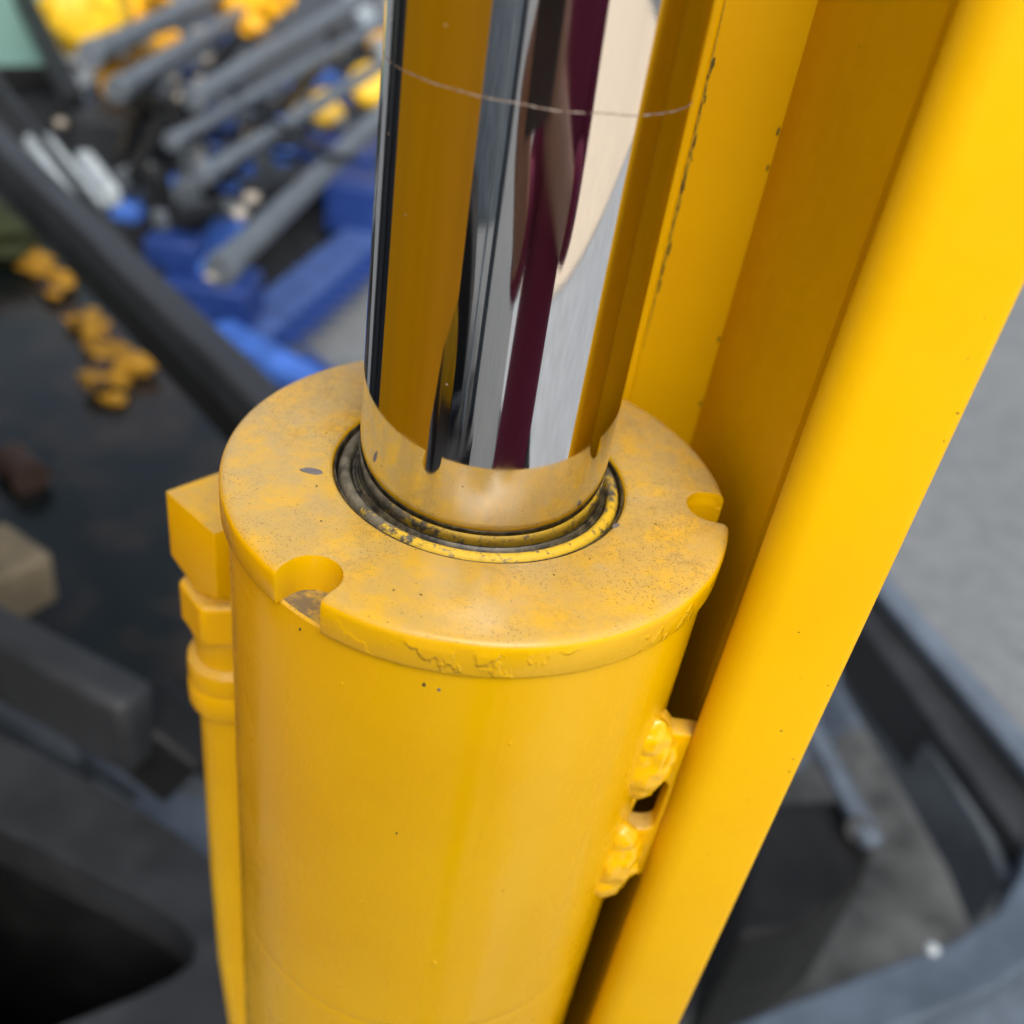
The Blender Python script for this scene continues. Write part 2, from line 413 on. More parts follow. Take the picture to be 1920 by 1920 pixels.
b = lo.modifiers.new('soft', 'BEVEL'); b.width = .0009; b.segments = 3; b.limit_method = 'ANGLE'; b.angle_limit = R(35)
bake(lo); bpy.data.objects.remove(ho)
for p in lo.data.polygons: p.use_smooth = True
lo.data.set_sharp_from_angle(angle=R(40))
for lumps in (((.84, -.46, -.88, .085), (.868, -.445, -.97, .10), (.85, -.455, -1.07, .105), (.90, -.425, -1.06, .07), (.855, -.455, -1.16, .08)),
              ((.86, -.45, -1.57, .075), (.875, -.44, -1.65, .095), (.85, -.455, -1.74, .11), (.90, -.425, -1.75, .07), (.852, -.455, -1.86, .09))):
    wb = MB()
    for k_, (x, y, z, r) in enumerate(lumps):
        wb.ball(U(x, y, z), r * 1.17 * S, 32, (1, .74, 1.12), .20, k_ + lumps[0][2])
        wb.ball(U(x - .035, y + .005, z + .02), r * 1.05 * S, 28, (1, .55, 1.3), .2, k_ + 3)
    cz_ = lumps[2][2]
    wo_ = wb.build('weld_bead', 'weld', cyl, origin=U(.85, -.47, cz_))
    rm = wo_.modifiers.new('merge', 'REMESH'); rm.mode = 'VOXEL'; rm.voxel_size = .00045; rm.use_smooth_shade = True
    sm = wo_.modifiers.new('soften', 'SMOOTH'); sm.iterations = 14; sm.factor = .5
    bake(wo_)

# ------------------------------------------------------------------ the rail to the right
rail = thing('mast_rail', U(1.2, .4, -20), 'heavy yellow steel rail with rounded front edge to the right of the cylinder', 'steel rail')
def arc(cx, cy, r, a0, a1, k=10):
    return [(cx + r * math.cos(R(a0 + (a1 - a0) * i / k)), cy + r * math.sin(R(a0 + (a1 - a0) * i / k))) for i in range(k + 1)]
X0, XC, YF, YB = 1.033, 1.03, -.54, 1.03
fr = arc(X0 + .12, YF + .12, .12, 180, 270, 16) + arc(1.465 - .035, YF + .035, .035, 270, 360, 8) + arc(1.465 - .05, -.08 - .05, .05, 0, 90, 4) + [(1.16, -.08), (1.125, -.20), (X0 + .014, -.38)]
MB().prism([(x * S, y * S) for x, y in fr], FZ - 20 * S, FZ + 16 * S).build('front_flange', 'beam', rail, origin=U(1.2, -.3, 0))
web = [(1.13, -.085), (1.38, -.085), (1.38, YB + .18), (XC, YB + .18), (XC, YB)]
MB().prism([(x * S, y * S) for x, y in web], FZ - 20 * S, FZ + 16 * S).build('web_plate', 'beam', rail, origin=U(1.2, .6, 0))
bk = [(-.46, YB), (XC + .002, YB), (XC + .002, YB + .16), (-.46, YB + .16)]  # left end lengthened behind the rod, unseen, to block light from the gap
MB().prism([(x * S, y * S) for x, y in bk], FZ - 20 * S, FZ + 15.9 * S).build('back_flange', 'beam', rail, origin=U(.9, YB, 0))
st = [(.40, YB - .16), (.655, YB - .16), (.655, YB - .001), (.40, YB - .001)]
MB().prism([(x * S, y * S) for x, y in st], FZ - 20 * S, FZ + 15.7 * S).build('edge_bar', 'beam', rail, bevel=.0012, origin=U(.6, YB, 0))
# grime caught in the corner beside the edge bar, and spatter in the other corner
sv2 = MB(); nz = 60
for i in range(nz):
    q = []
    for j in (i, i + 1):
        z = .15 + 1.5 * j / nz; wj = .012 * max(.05, math.sin(math.pi * j / nz)) * (1 + .9 * noise.noise(Vector((j * .35, 2, 2))))
        q += [U(.676, YB - .0022, z), U(.680 + wj, YB - .0022, z)]
    sv2.add(q, [(0, 1, 3, 2)])
sv2.build('oil_stain', 'stain', rail, origin=U(.68, YB, .9))
for i in range(40):
    z = (1.32, 1.08, .92, .62)[i % 4] + rnd.gauss(0, .07); t_ = rnd.uniform(.3, 1)
    c = U(.684 + rnd.gauss(0, .005), YB - .003, z)
    MB().ball(c, S * .0055 * t_, 7, (.8, .25, rnd.uniform(1.5, 7)), .7, i).build('grime_streak', 'grime', rail, origin=c)
for i in range(4):
    z = (.25, 1.05, 1.2, -.1)[i]; c = U(XC - .01, YB - .004, z)
    MB().ball(c, S * rnd.uniform(.004, .006), 8, (1, .5, 3), .5, i).build('grime_streak', 'grime', rail, origin=c)
for i in range(16):
    z = rnd.uniform(-2.5, 1.5); c = U(rnd.uniform(1.16, 1.44), YF, z)
    MB().ball(c, S * rnd.uniform(.0015, .004), 8, (1.6, .15, 1), .5, i).build('paint_chip', 'grime', rail, origin=c)

# ------------------------------------------------------------------ pipe to the left of the cylinder
px, py = -1.17, .50
pipe = thing('hydraulic_pipe', U(px, py, -18), 'yellow pipe with elbow block, hexagon nut and collar standing left of the cylinder', 'hydraulic pipe')
PC = U(px, py, 0)
b = MB(); q = .203
ps = []
for a in (-45 + 4, 45 + 4, 135 + 4, 225 + 4):
    ps.append(Vector((math.cos(R(a + 45)), math.sin(R(a + 45)), 0)) * q * 1.414)
b.prism([((px + p.x) * S, (py + p.y) * S) for p in ps], FZ - 1.12 * S, FZ - .69 * S)
eb = b.build('elbow_block', 'pipe', pipe, 0, origin=U(px, py, -.9))
cn = MB().lathe([(0, -.4), (.42, -.4), (.42, -.98), (.30, -1.06), (.18, -1.14), (0, -1.14)], PC, 48).build('cone', 'pipe')
bo = eb.modifiers.new('turned', 'BOOLEAN'); bo.object = cn; bo.operation = 'INTERSECT'; bo.solver = 'EXACT'
bo = eb.modifiers.new('soft', 'BEVEL'); bo.width = .0036; bo.segments = 4; bo.limit_method = 'ANGLE'; bo.angle_limit = R(35)
bake(eb); bpy.data.objects.remove(cn)
for p in eb.data.polygons: p.use_smooth = True
eb.data.set_sharp_from_angle(angle=R(50))
MB().lathe([(.0, -1.05), (.20, -1.05), (.20, -1.15), (.165, -1.19), (.165, -1.3), (0, -1.3)], PC, 48).build('elbow_neck', 'pipe', pipe, origin=PC)
b = MB(); hx = [((px + .255 * math.cos(R(a + 12))) * S, (py + .255 * math.sin(R(a + 12))) * S) for a in range(0, 360, 60)]
b.prism(hx, FZ - 1.46 * S, FZ - 1.20 * S); b.build('hex_nut', 'pipe', pipe, .0016, origin=U(px, py, -1.3))
MB().lathe([(.0, -1.44), (.215, -1.46), (.19, -1.56), (.19, -1.70), (0, -1.7)], PC, 48).build('nut_neck', 'pipe', pipe, origin=PC)
MB().lathe([(.0, -1.66), (.20, -1.66), (.232, -1.69), (.236, -1.74), (.236, -1.80), (.228, -1.83), (.240, -1.86), (.240, -1.98), (.225, -2.02), (0, -2.02)], PC, 48).build('collar', 'pipe', pipe, origin=PC)
MB().tube([U(px, py, -1.9), U(px, py, -2.5), U(px, py, -3.6), U(px + .015, py, -4.6), U(px + .07, py, -5.6), U(px + .2, py, -7.5), U(px + .25, py, -18)], .186 * S, 40).build('pipe', 'pipe', pipe, origin=PC)

# ------------------------------------------------------------------ left rail of the same mast, just outside the frame (mirrored in the rod)
lp_ = thing('side_plate', U(-2.6, -1, -20), 'tall yellow steel side plate standing left of the chrome rod', 'steel plate')
a0, a1 = Vector((-3.15, .87, 0)), Vector((-1.95, -2.85, 0)); d = (a1 - a0)
sid = Vector((-d.y, d.x, 0)).normalized() * -.22
P = lambda f, z, o: U(*(a0 + d * f + (sid if o else Vector((0, 0, 0))))[:2], z)
outl = [(0, -2.2), (.80, -2.2), (.80, -1.1), (.87, -.62), (1.0, -.40), (1.0, 14), (0, 14)]
n = len(outl)
b = MB(); b.add([P(f, z, 0) for f, z in outl] + [P(f, z, 1) for f, z in outl], [tuple(range(n)), tuple(range(2 * n - 1, n - 1, -1))] + [(i, (i + 1) % n, (i + 1) % n + n, i + n) for i in range(n)])
b.build('plate', 'side', lp_, .001, origin=U(-2.6, -1, 0))

# ------------------------------------------------------------------ lower frames of the machine (left)
def pts(ls, z): return [spot(x, y, z) for x, y in ls]
def bar(name, mat, a, b, za, zb, w, h, label, cat, bevel=.008, group=None):
    o = MB().box(spot(*a, za), spot(*b, zb), w, h).build(name, mat, None, bevel)
    return tag(o, label, cat, group)
fr = thing('chassis_frame', spot(150, 1700, 0), 'dark grey steel chassis frame with a rounded black opening at lower left', 'machine frame')
zf = .72
outer = [(-260, 1225), (0, 1375), (200, 1480), (330, 1560), (470, 1660), (520, 1760), (500, 1860), (430, 1930), (300, 2010), (100, 2100), (-100, 2180), (-300, 2240)]
inner = [(-260, 1415), (0, 1552), (180, 1640), (270, 1685), (340, 1732), (368, 1768), (362, 1803), (325, 1832), (260, 1865), (120, 1920), (-60, 1990), (-300, 2080)]
MB().ring(pts(outer, zf), pts(inner, zf), zf - .06, zf).build('frame_plate', 'dark_steel', fr, .006)
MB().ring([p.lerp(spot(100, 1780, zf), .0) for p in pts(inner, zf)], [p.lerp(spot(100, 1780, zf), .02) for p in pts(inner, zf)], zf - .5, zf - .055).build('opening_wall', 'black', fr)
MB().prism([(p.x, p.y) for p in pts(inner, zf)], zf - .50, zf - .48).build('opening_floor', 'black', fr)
bm_ = thing('cross_beam', spot(120, 1250, 0), 'dark grey box beam with rounded end slanting behind the pipe', 'steel beam')
MB().box(spot(-140, 1150, .83), spot(268, 1372, .83), .038, .085).build('beam', 'dark_steel', bm_, .010)
MB().box(spot(230, 1330, .80), spot(370, 1440, .76), .05, .08).build('beam_bracket', 'black', bm_, .006)
t = MB().prism([(p.x, p.y) for p in pts([(190, 1520), (300, 1475), (400, 1500), (430, 1640), (400, 1680), (300, 1590)], .66)], .63, .66).build('cover_plate', 'grey_steel', None, .004)
tag(t, 'flat blue grey steel cover plate beside the yellow pipe at lower left', 'steel plate')
for i, (a, b_, r, mt) in enumerate((((-40, 1300), (190, 1440), .022, 'mid_steel'), ((100, 1330), (300, 1500), .018, 'grey_steel'), ((170, 1380), (330, 1470), .014, 'dark_steel'))):
    h = MB().tube([spot(*a, .60), spot((a[0] + b_[0]) / 2, (a[1] + b_[1]) / 2 + 14, .60), spot(*b_, .58)], r).build('hose', mt)
    tag(h, ('thickest grey hose under the slanting beam', 'blue grey hose in the middle under the slanting beam', 'thin dark hose under the slanting beam')[i], 'hose', 'hoses under the slanting beam')
dp = MB().prism([(p.x, p.y) for p in pts([(-160, 380), (40, 400), (480, 800), (560, 1000), (520, 1500), (330, 1400), (-160, 1120)], .50)], .46, .50).build('dark_panel', 'dark_glass', None, .004)
tag(dp, 'large dark glossy panel below the wide grey rail', 'panel')
# amber lumps standing in for orange reflections in the dark glass
rq = random.Random(3)
def cluster(name, spots_, mats, label, zb):
    t = thing(name, spot(*spots_[0][:2], zb), label, 'stand-in fitting', 'orange reflections put in as lumps on the dark panel')
    for i, (x, y, r, h) in enumerate(spots_):
        c = spot(x, y, zb + h * .5)
        b = MB(); a_ = rq.uniform(0, 3.1); d_ = Vector((math.cos(a_), math.sin(a_), rq.uniform(-.4, .4))) * r
        if i % 3: b.ball(c, r * rq.uniform(.6, 1.3), 12, (1.3, .8, .5), .7, i)
        else: b.box(c - d_, c + d_, r * 1.1, r * .8)
        b.build('reflection_patch', mats if i % 4 else 'brown', t, .002)
    return t
def strew(path, n_):
    o_ = []
    for i in range(n_):
        f = rq.random() * (len(path) - 1); k = int(f); t_ = f - k; (x0, y0, w0), (x1, y1, w1) = path[k], path[k + 1]
        w_ = w0 + (w1 - w0) * t_
        o_.append((x0 + (x1 - x0) * t_ + rq.uniform(-w_, w_), y0 + (y1 - y0) * t_ + rq.uniform(-w_, w_), rq.uniform(.014, .030), rq.uniform(.015, .05)))
    return o_
cluster('short_reflection', strew([(55, 488, 14), (100, 505, 24), (100, 545, 10)], 16), 'amber', 'short amber reflection, put in as lumps, beside the wide rail', .50)
cluster('long_reflection', strew([(130, 582, 10), (180, 610, 22), (200, 670, 34), (215, 730, 22)], 34) + strew([(240, 680, 10), (285, 672, 8)], 5), 'amber', 'long amber reflection, put in as lumps, below the wide rail', .50)
br = MB().tube([spot(20, 860, .52), spot(60, 900, .52)], .03).build('brown_sleeve', 'brown'); tag(br, 'small rusty brown sleeve on the dark panel at left edge', 'sleeve')
tb = MB().box(spot(-60, 1110, .62), spot(62, 1050, .62), .10, .08).build('timber_block', 'tan', None, .01)
tag(tb, 'tan timber block lying at the left edge above the slanting beam', 'timber')
pl = MB().ball(spot(-20, 440, .55), .10, 16, (1, 1, .6), .5, 4).build('plant_reflection', 'olive'); tag(pl, 'olive green lump standing in for plant moss at the left edge under the wide rail', 'reflection')  # olive lump stands in for a plant reflected in the dark glass
wr = thing('wide_rail', spot(200, 500, 0), 'wide dark grey box rail slanting across the upper left', 'steel rail')
MB().box(spot(-160, 120, 1.06), spot(620, 890, 1.06), .034, .034).build('rail', 'dark_steel', wr, .006)
MB().box(spot(-160, 120, 1.06) + Vector((0, 0, -.035)), spot(620, 890, 1.06) + Vector((0, 0, -.035)), .030, .034).build('shaded_side', 'black', wr, .004)  # darker bar stands in for the rail side that mirrors no sky
nr = bar('narrow_rail', 'black', (-60, 82), (480, 789), .95, .95, .014, .016, 'narrow black rail running above the wide grey rail', 'steel rail', .004)

# ------------------------------------------------------------------ blue implement behind
imp = thing('tine_implement', spot(520, 400, 0), 'blue farm implement with grey tubes and a toothed blade behind the cylinder', 'farm implement')
def P3(x, y, z): return spot(x, y, z)
A, B_ = P3(745, 395, .10), P3(440, 650, .10)
bladeo = MB().box(A, B_, .15, .06).build('toothed_blade', 'mid_blue', imp, .008)
dd = (B_ - A); sidev = Vector((dd.y, -dd.x, 0)).normalized()
if sidev.x < 0: sidev = -sidev
pitch = dd.length / 15
for i in range(15):
    f = (i + .5) / 15; c = A + dd * f + sidev * .08
    MB().add([c - dd.normalized() * pitch * .30 + Vector((0, 0, .02)), c + dd.normalized() * pitch * .30 + Vector((0, 0, .02)), c + sidev * .11, c - dd.normalized() * pitch * .30 - Vector((0, 0, .02)), c + dd.normalized() * pitch * .30 - Vector((0, 0, .02))],
             [(0, 1, 2), (0, 2, 3), (1, 4, 2), (3, 2, 4), (0, 3, 4, 1)]).build('tooth', 'blue', bladeo, origin=c)
MB().box(P3(410, 620, .16), P3(600, 728, .16), .085, .06).build('end_skid', 'light_blue', imp, .012)
MB().box(P3(500, 690, .06), P3(640, 790, .06), .30, .05).build('base_plate', 'blue', imp, .01)
MB().prism([(p.x, p.y) for p in pts([(300, 430), (640, 280), (720, 370), (600, 470), (420, 590)], .05)], .01, .05).build('dark_fill_plate', 'dark_steel', imp, .01)  # dark sheet added as painted shade in the gap beside the blade
MB().prism([(p.x, p.y) for p in pts([(200, 190), (330, 20), (700, -40), (760, 200), (560, 330), (330, 440), (220, 400)], .26)], .20, .26).build('dark_fill_plate', 'dark_steel', imp, .01)
for (a, b_, z, r) in (((800, 135), (420, 500), .52, .034), ((800, -75), (370, 180), .68, .032), ((560, -40), (225, 165), .72, .030), ((470, -40), (178, 97), .78, .032), ((720, 120), (385, 327), .58, .024), ((740, 30), (330, 262), .62, .022)):
    MB().tube([P3(*a, z), P3(*b_, z)], r).build('frame_tube', 'mid_steel', imp)
    c = P3(*b_, z); d_ = (P3(*a, z) - c).normalized()
    MB().tube([c - d_ * .03, c + d_ * .035], r * 1.18, 16).build('tube_clamp', 'mid_steel', imp, .004)
for (a, b_, z) in (((455, 60), (250, 330), .60), ((600, 120), (420, 330), .52), ((300, 120), (225, 300), .6)):
    MB().box(P3(*a, z), P3(*b_, z - .06), .03, .06).build('cross_brace', 'black', imp, .005)
for (x, y, z, sx, sy, sz, mt) in ((640, 310, .22, .32, .26, .2, 'blue'), (690, 380, .2, .30, .24, .2, 'blue'), (385, 235, .42, .14, .2, .12, 'blue'), (600, 240, .24, .2, .2, .1, 'blue'), (380, 300, .4, .12, .12, .1, 'light_blue'),
                              (310, 345, .42, .10, .05, .06, 'light_blue'), (240, 395, .40, .09, .07, .06, 'light_blue'), (285, 205, .50, .09, .05, .05, 'light_blue'), (190, 165, .5, .05, .09, .05, 'light_blue'),
                              (160, 200, .48, .06, .1, .05, 'blue'), (425, 450, .28, .10, .14, .12, 'light_blue'), (400, 560, .18, .26, .2, .16, 'blue'), (330, 470, .3, .16, .12, .1, 'blue'), (365, 505, .24, .1, .14, .1, 'light_blue')):
    c = P3(x, y, z); b = MB().box(c - Vector((sx / 2, 0, 0)), c + Vector((sx / 2, 0, 0)), sy, sz)
    b.build('blue_casing', mt, imp, .02)
for (x, y, z, sx, sy, sz) in ((265, 270, .44, .34, .26, .2), (340, 260, .4, .12, .3, .3), (330, 400, .3, .22, .2, .2), (210, 250, .45, .2, .14, .16), (660, 70, .35, .25, .2, .12), (130, 230, .4, .2, .2, .15), (300, 440, .2, .3, .3, .2)):
    c = P3(x, y, z); MB().box(c - Vector((sx / 2, 0, 0)), c + Vector((sx / 2, 0, 0)), sy, sz).build('gear_housing', 'dark_steel', imp, .02)
for (a, b_) in (((230, 345), (465, 400)), ((350, 330), (420, 395)), ((200, 130), (300, 330))):
    MB().tube([P3(*a, .46), P3(*b_, .44)], .025).build('strut', 'mid_steel', imp)
for (x, y, z, r) in ((450, 400, .5, .024), (472, 372, .5, .024), (398, 518, .50, .018), (140, 125, .55, .022), (335, 180, .56, .022), (372, 60, .74, .022), (350, 76, .68, .022), (325, 150, .56, .02), (392, 112, .6, .024), (115, 230, .5, .02), (350, 200, .5, .022), (372, 150, .6, .02)):
    MB().ball(P3(x, y, z), r, 12, (1, 1, .7), .3, x).build('bolt_head', 'beige', imp)
for (x, y, z, r, mt) in ((612, 203, .40, .075, 'lemon'), (693, 160, .42, .095, 'lemon'), (712, 78, .5, .06, 'orange'), (560, 215, .38, .04, 'beige')):
    c = P3(x, y, z); ax = Vector((.25, -.75, .5)).normalized()
    MB().tube([c - ax * .05, c + ax * .02, c + ax * .04], [r, r, r * .7], 24).build('hub', mt, imp, .006)

rc = random.Random(21)
for i in range(95):
    f = rc.random(); x = 175 + 470 * rc.random() ** 1.1; y = 60 + (430 - .45 * (x - 175)) * rc.random(); zq = rc.uniform(.30, .56)
    if y > 1.9 * x - 140: continue
    c = P3(x, y, zq); k_ = rc.random(); L_ = rc.uniform(.04, .16); a_ = rc.choice((.95, 1.05, 2.5, 2.2, .6)); d_ = Vector((math.cos(a_), math.sin(a_), rc.uniform(-.5, .5))) * L_ / 2
    b = MB()
    if k_ < .46: b.tube([c - d_, c - d_ * .2, c + d_], rc.uniform(.008, .022), 10).build('pipe_fitting', rc.choice(('dark_steel', 'mid_steel', 'black', 'pale_steel')), imp)
    elif k_ < .66: b.box(c - d_ * .6, c + d_ * .6, rc.uniform(.03, .07), rc.uniform(.03, .08)).build('bracket', rc.choice(('dark_steel', 'black', 'mid_steel')), imp, .006)
    elif k_ < .95: b.box(c - d_ * .5, c + d_ * .5, rc.uniform(.03, .08), rc.uniform(.03, .06)).build('blue_casing', rc.choice(('blue', 'blue', 'mid_blue', 'light_blue')), imp, .008)
    else: b.tube([c - d_ * .12, c + d_ * .12], rc.uniform(.012, .024), 8).build('bolt_head', 'beige', imp, .003)
for i in range(6):
    x0 = 230 + 60 * i; p_ = [P3(x0 + rc.uniform(-30, 30), 120 + 60 * (i % 3), .6), P3(x0 + 40, 200 + 50 * (i % 3), .66), P3(x0 + 110 + rc.uniform(-30, 30), 215 + 40 * (i % 3), .5)]
    q_ = [p_[0].lerp(p_[1], t / 8).lerp(p_[1].lerp(p_[2], t / 8), t / 8) for t in range(9)]
    MB().tube(q_, .011, 8).build('hose', 'black', imp)

# orange machine behind the implement
om = thing('orange_machine', spot(200, 40, 0), 'orange yellow machine parts behind the grey tubes at the top left', 'machine')
for k_, (x, y, z, r, mt) in enumerate(((110, -5, .8, .10, 'lemon'), (160, 20, .8, .12, 'lemon'), (205, 5, .8, .12, 'orange'), (250, -5, .8, .10, 'orange'), (170, 62, .75, .07, 'lemon'), (225, 48, .75, .07, 'orange'), (440, 5, .75, .07, 'orange'), (490, 5, .75, .08, 'orange'), (520, -8, .75, .06, 'orange'), (475, 48, .7, .045, 'orange'), (432, 30, .7, .04, 'orange'))):
    c = spot(x, y, z); MB().ball(c, r, 14, (1.2, 1, .9), .55, k_).build('casing', mt, om)
for k_ in range(7):
    c = spot(212 + 19 * k_, 152 - 13 * k_ - 4 * (k_ % 2), .58); MB().ball(c, .052 - .003 * k_, 12, (1.2, 1, .9), .5, k_ + 20).build('lever_knob', 'orange', om)
# cab
cab = thing('machine_cab', spot(50, 80, 0), 'cab with teal tinted windows in a black frame at the top left corner', 'cab')
cz = .62
a, b_, c_ = spot(-150, 190, cz), spot(150, 235, cz), spot(40, 0, cz)
v0, v1 = spot(-120, 130, cz), spot(108, 128, cz)
hup = Vector((0, 0, .55)); back = (v1 - v0).cross(Vector((0, 0, 1))).normalized()
if back.y < 0: back = -back
MB().box((v0 + v1) / 2 , (v0 + v1) / 2 + hup, (v1 - v0).length, .012, up=back).build('window_pane', 'glass', cab)
MB().box(spot(140, 190, .72), spot(25, -40, .85), .05, .05).build('window_post', 'black', cab, .006)
MB().box(v0 - Vector((0, 0, .02)), v1 - Vector((0, 0, .02)), .05, .06).build('window_sill', 'black', cab, .006)
v2 = v1 + back * .8 + Vector((.25, 0, 0))
MB().box((v1 + v2) / 2 + Vector((0, 0, -.25)), (v1 + v2) / 2 + hup, (v2 - v1).length * .9, .012, up=(v2 - v1).cross(Vector((0, 0, 1))).normalized()).build('window_pane', 'glass', cab)
MB().box((v0 + v1) / 2 + Vector((0, .05, -.6)), (v0 + v1) / 2 + Vector((0, .05, -.05)), (v1 - v0).length, .05, up=back).build('door_panel', 'dark_steel', cab, .01)
# pale strips on the yard between the rails
for i, (a, b_) in enumerate((((72, 268, .6), (168, 392, .6)), ((158, 298, .6), (212, 372, .6)), ((655, -20, .5), (735, 110, .5)))):
    zp = a[2]; a = a[:2]; b_ = b_[:2]
    s_ = MB().box(spot(*a, zp), spot(*b_, zp), (.07, .042, .11)[i], .05).build('white_plank', 'white', None, .012)
    tag(s_, ('longer white plank seen between the two slanting rails', 'shorter white plank above the narrow rail', 'white plank at the top beside the chrome rod')[i], 'plank', 'white planks behind the rails')

# ------------------------------------------------------------------ steel frame lower right
fr2 = thing('loader_frame', spot(1800, 1600, 0), 'blue grey steel frame with a rounded inner corner at lower right', 'machine frame')
zr = .62
def strip(name, mat, path, z, wd, th, parent, bevel=.005):
    c = [spot(x, y, z) for x, y in path]; L, Rr = [], []
    for i, p in enumerate(c):
        d = (c[min(i + 1, len(c) - 1)] - c[max(i - 1, 0)]); d.z = 0; d.normalize(); q = Vector((-d.y, d.x, 0)) * wd / 2
        L.append(p + q); Rr.append(p - q)
    b = MB(); n = len(c)
    vs = [(v.x, v.y, zz_) for zz_ in (z - th, z) for lst in (L, Rr) for v in lst]
    fs = []
    for i in range(n - 1):
        fs += [(i, i + 1, n + i + 1, n + i), (2 * n + i, 3 * n + i, 3 * n + i + 1, 2 * n + i + 1), (i, 2 * n + i, 2 * n + i + 1, i + 1), (n + i, n + i + 1, 3 * n + i + 1, 3 * n + i)]
    fs += [(0, n, 3 * n, 2 * n), (n - 1, 3 * n - 1, 4 * n - 1, 2 * n - 1)]
    return b.add(vs, fs).build(name, mat, parent, bevel)
strip('top_rail', 'grey_steel', [(1560, 975), (1690, 1130), (1820, 1280), (1960, 1445), (2060, 1560)], zr, .040, .02, fr2)
strip('inner_wall', 'dark_steel', [(1560, 1030), (1660, 1165), (1780, 1320), (1930, 1520), (2020, 1640)], zr - .03, .085, .10, fr2)
strip('bottom_member', 'slate_steel', [(1985, 1560), (1965, 1660), (1915, 1745), (1830, 1805), (1700, 1855), (1500, 1935), (1350, 2000)], zr - .02, .055, .06, fr2)
strip('lower_plate', 'grey_steel', [(2020, 1830), (1880, 1880), (1700, 1960), (1500, 2060)], zr - .08, .11, .03, fr2)
strip('inner_lip', 'mid_steel', [(1620, 1190), (1740, 1375), (1845, 1540), (1895, 1650)], zr - .06, .016, .10, fr2)
MB().ball(spot(1748, 1779, zr), .007, 14, (1, 1, .7)).build('bolt_head', 'white', fr2)
dbx = thing('battery_box', spot(1560, 1600, 0), 'black plastic box with a round cap inside the frame at lower right', 'box')
MB().prism([(p.x, p.y) for p in pts([(1430, 1500), (1600, 1495), (1650, 1560), (1620, 1650), (1500, 1745), (1380, 1760)], .45)], .20, .45).build('box_body', 'black', dbx, .012)
MB().tube([spot(1610, 1555, .45), spot(1610, 1555, .475)], .018).build('box_cap', 'dark_steel', dbx, .003)
strip('tray_strut', 'grey_steel', [(1480, 1290), (1565, 1430), (1642, 1575)], .48, .028, .02, fr2)
sp_ = MB().prism([(p.x, p.y) for p in pts([(1450, 1250), (1600, 1190), (1700, 1330), (1600, 1350), (1500, 1430), (1400, 1480)], .36)], .33, .36).build('tray_plate', 'grey_steel', None, .004)
tag(sp_, 'pale grey steel tray plate against the rail edge at lower right', 'steel plate')
tr = MB().prism([(p.x, p.y) for p in pts([(1250, 1150), (1640, 1150), (1960, 1560), (1900, 1760), (1350, 2050), (1000, 2050), (1100, 1500)], .12)], .08, .12).build('floor_tray', 'soil', None, .004)
tag(tr, 'grimy dark steel tray under the frame at lower right', 'tray')

# ------------------------------------------------------------------ what stands behind the camera and shows in the chrome
pv = MB().prism([(.4, -3.43), (9.5, .45), (16, -14), (2, -20)], -.02, .004).build('bright_ground', 'cream'); pv['kind'] = 'structure'  # sheet added out of view, sunlit ground put into its cream colour
pv2 = MB().prism([(.30, -.42), (7, -.42), (9.5, .40), (.4, -3.47)], -.02, .004).build('bright_ground', 'pale_ground'); pv2['kind'] = 'structure'  # paler sheet added out of view to brighten the ground mirrored in the rod
sg = thing('added_dark_panel', (-.8, .8, 0), 'unseen dark navy trailer side standing left of the cylinder', 'screen')  # unseen panel, added to mirror dark in the rod and block sky light
MB().box((-.44, .12, 1.0), (-1.35, 1.30, 1.0), .03, 1.5)  .build('side_panel', 'navy', sg, .004)
for f in (.15, .5, .85):
    q_ = Vector((-.44, .12, 1.0)).lerp(Vector((-1.35, 1.30, 1.0)), f) + Vector((.018, .014, 0))
    MB().box(q_ - Vector((0, 0, .74)), q_ + Vector((0, 0, .74)), .03, .02).build('side_rib', 'dark_steel', sg, .003)

dm = thing('parked_machine', (-1.3, -2.2, 0), 'dark grey parked machine with one tyre behind the photographer on the left', 'machine')
MB().box((-2.6, -2.0, .95), (-.75, -3.0, .95), .8, .9).build('body', 'white', dm, .05)
MB().box((-2.2, -1.75, 1.55), (-1.2, -2.35, 1.55), .5, .35).build('hood', 'pale_steel', dm, .05)
MB().tube([(-1.25, -1.70, .42), (-1.15, -1.45, .42)], [.42, .42], 36).build('tyre', 'tyre', dm, .04)
MB().tube([(-1.16, -1.46, .42), (-1.14, -1.42, .42)], [.2, .18], 24).build('rim', 'orange', dm, .01)
MB().box((-.62, -1.62, 0), (-.62, -1.62, 1.9), .045, .045).build('post', 'white', dm, .006)
MB().box((-.45, -1.75, 0), (-.45, -1.75, 1.8), .10, .08).build('ladder', 'mid_steel', dm, .006)

tbx = thing('added_dark_box', (-.78, -1.55, 0), 'unseen low dark box on the yard beside the parked machine', 'dark box')  # unseen black box, added so the rod mirrors something darker here
MB().box((-1.15, -1.25, .17), (-.42, -1.80, .17), .35, .34).build('box_body', 'black', tbx, .02)
MB().box((-1.15, -1.25, .36), (-.42, -1.80, .36), .37, .04).build('box_lid', 'dark_steel', tbx, .01)
MB().tube([(-.9, -1.44, .38), (-.9, -1.44, .44), (-.66, -1.62, .44), (-.66, -1.62, .38)], .012, 10).build('box_handle', 'mid_steel', tbx)

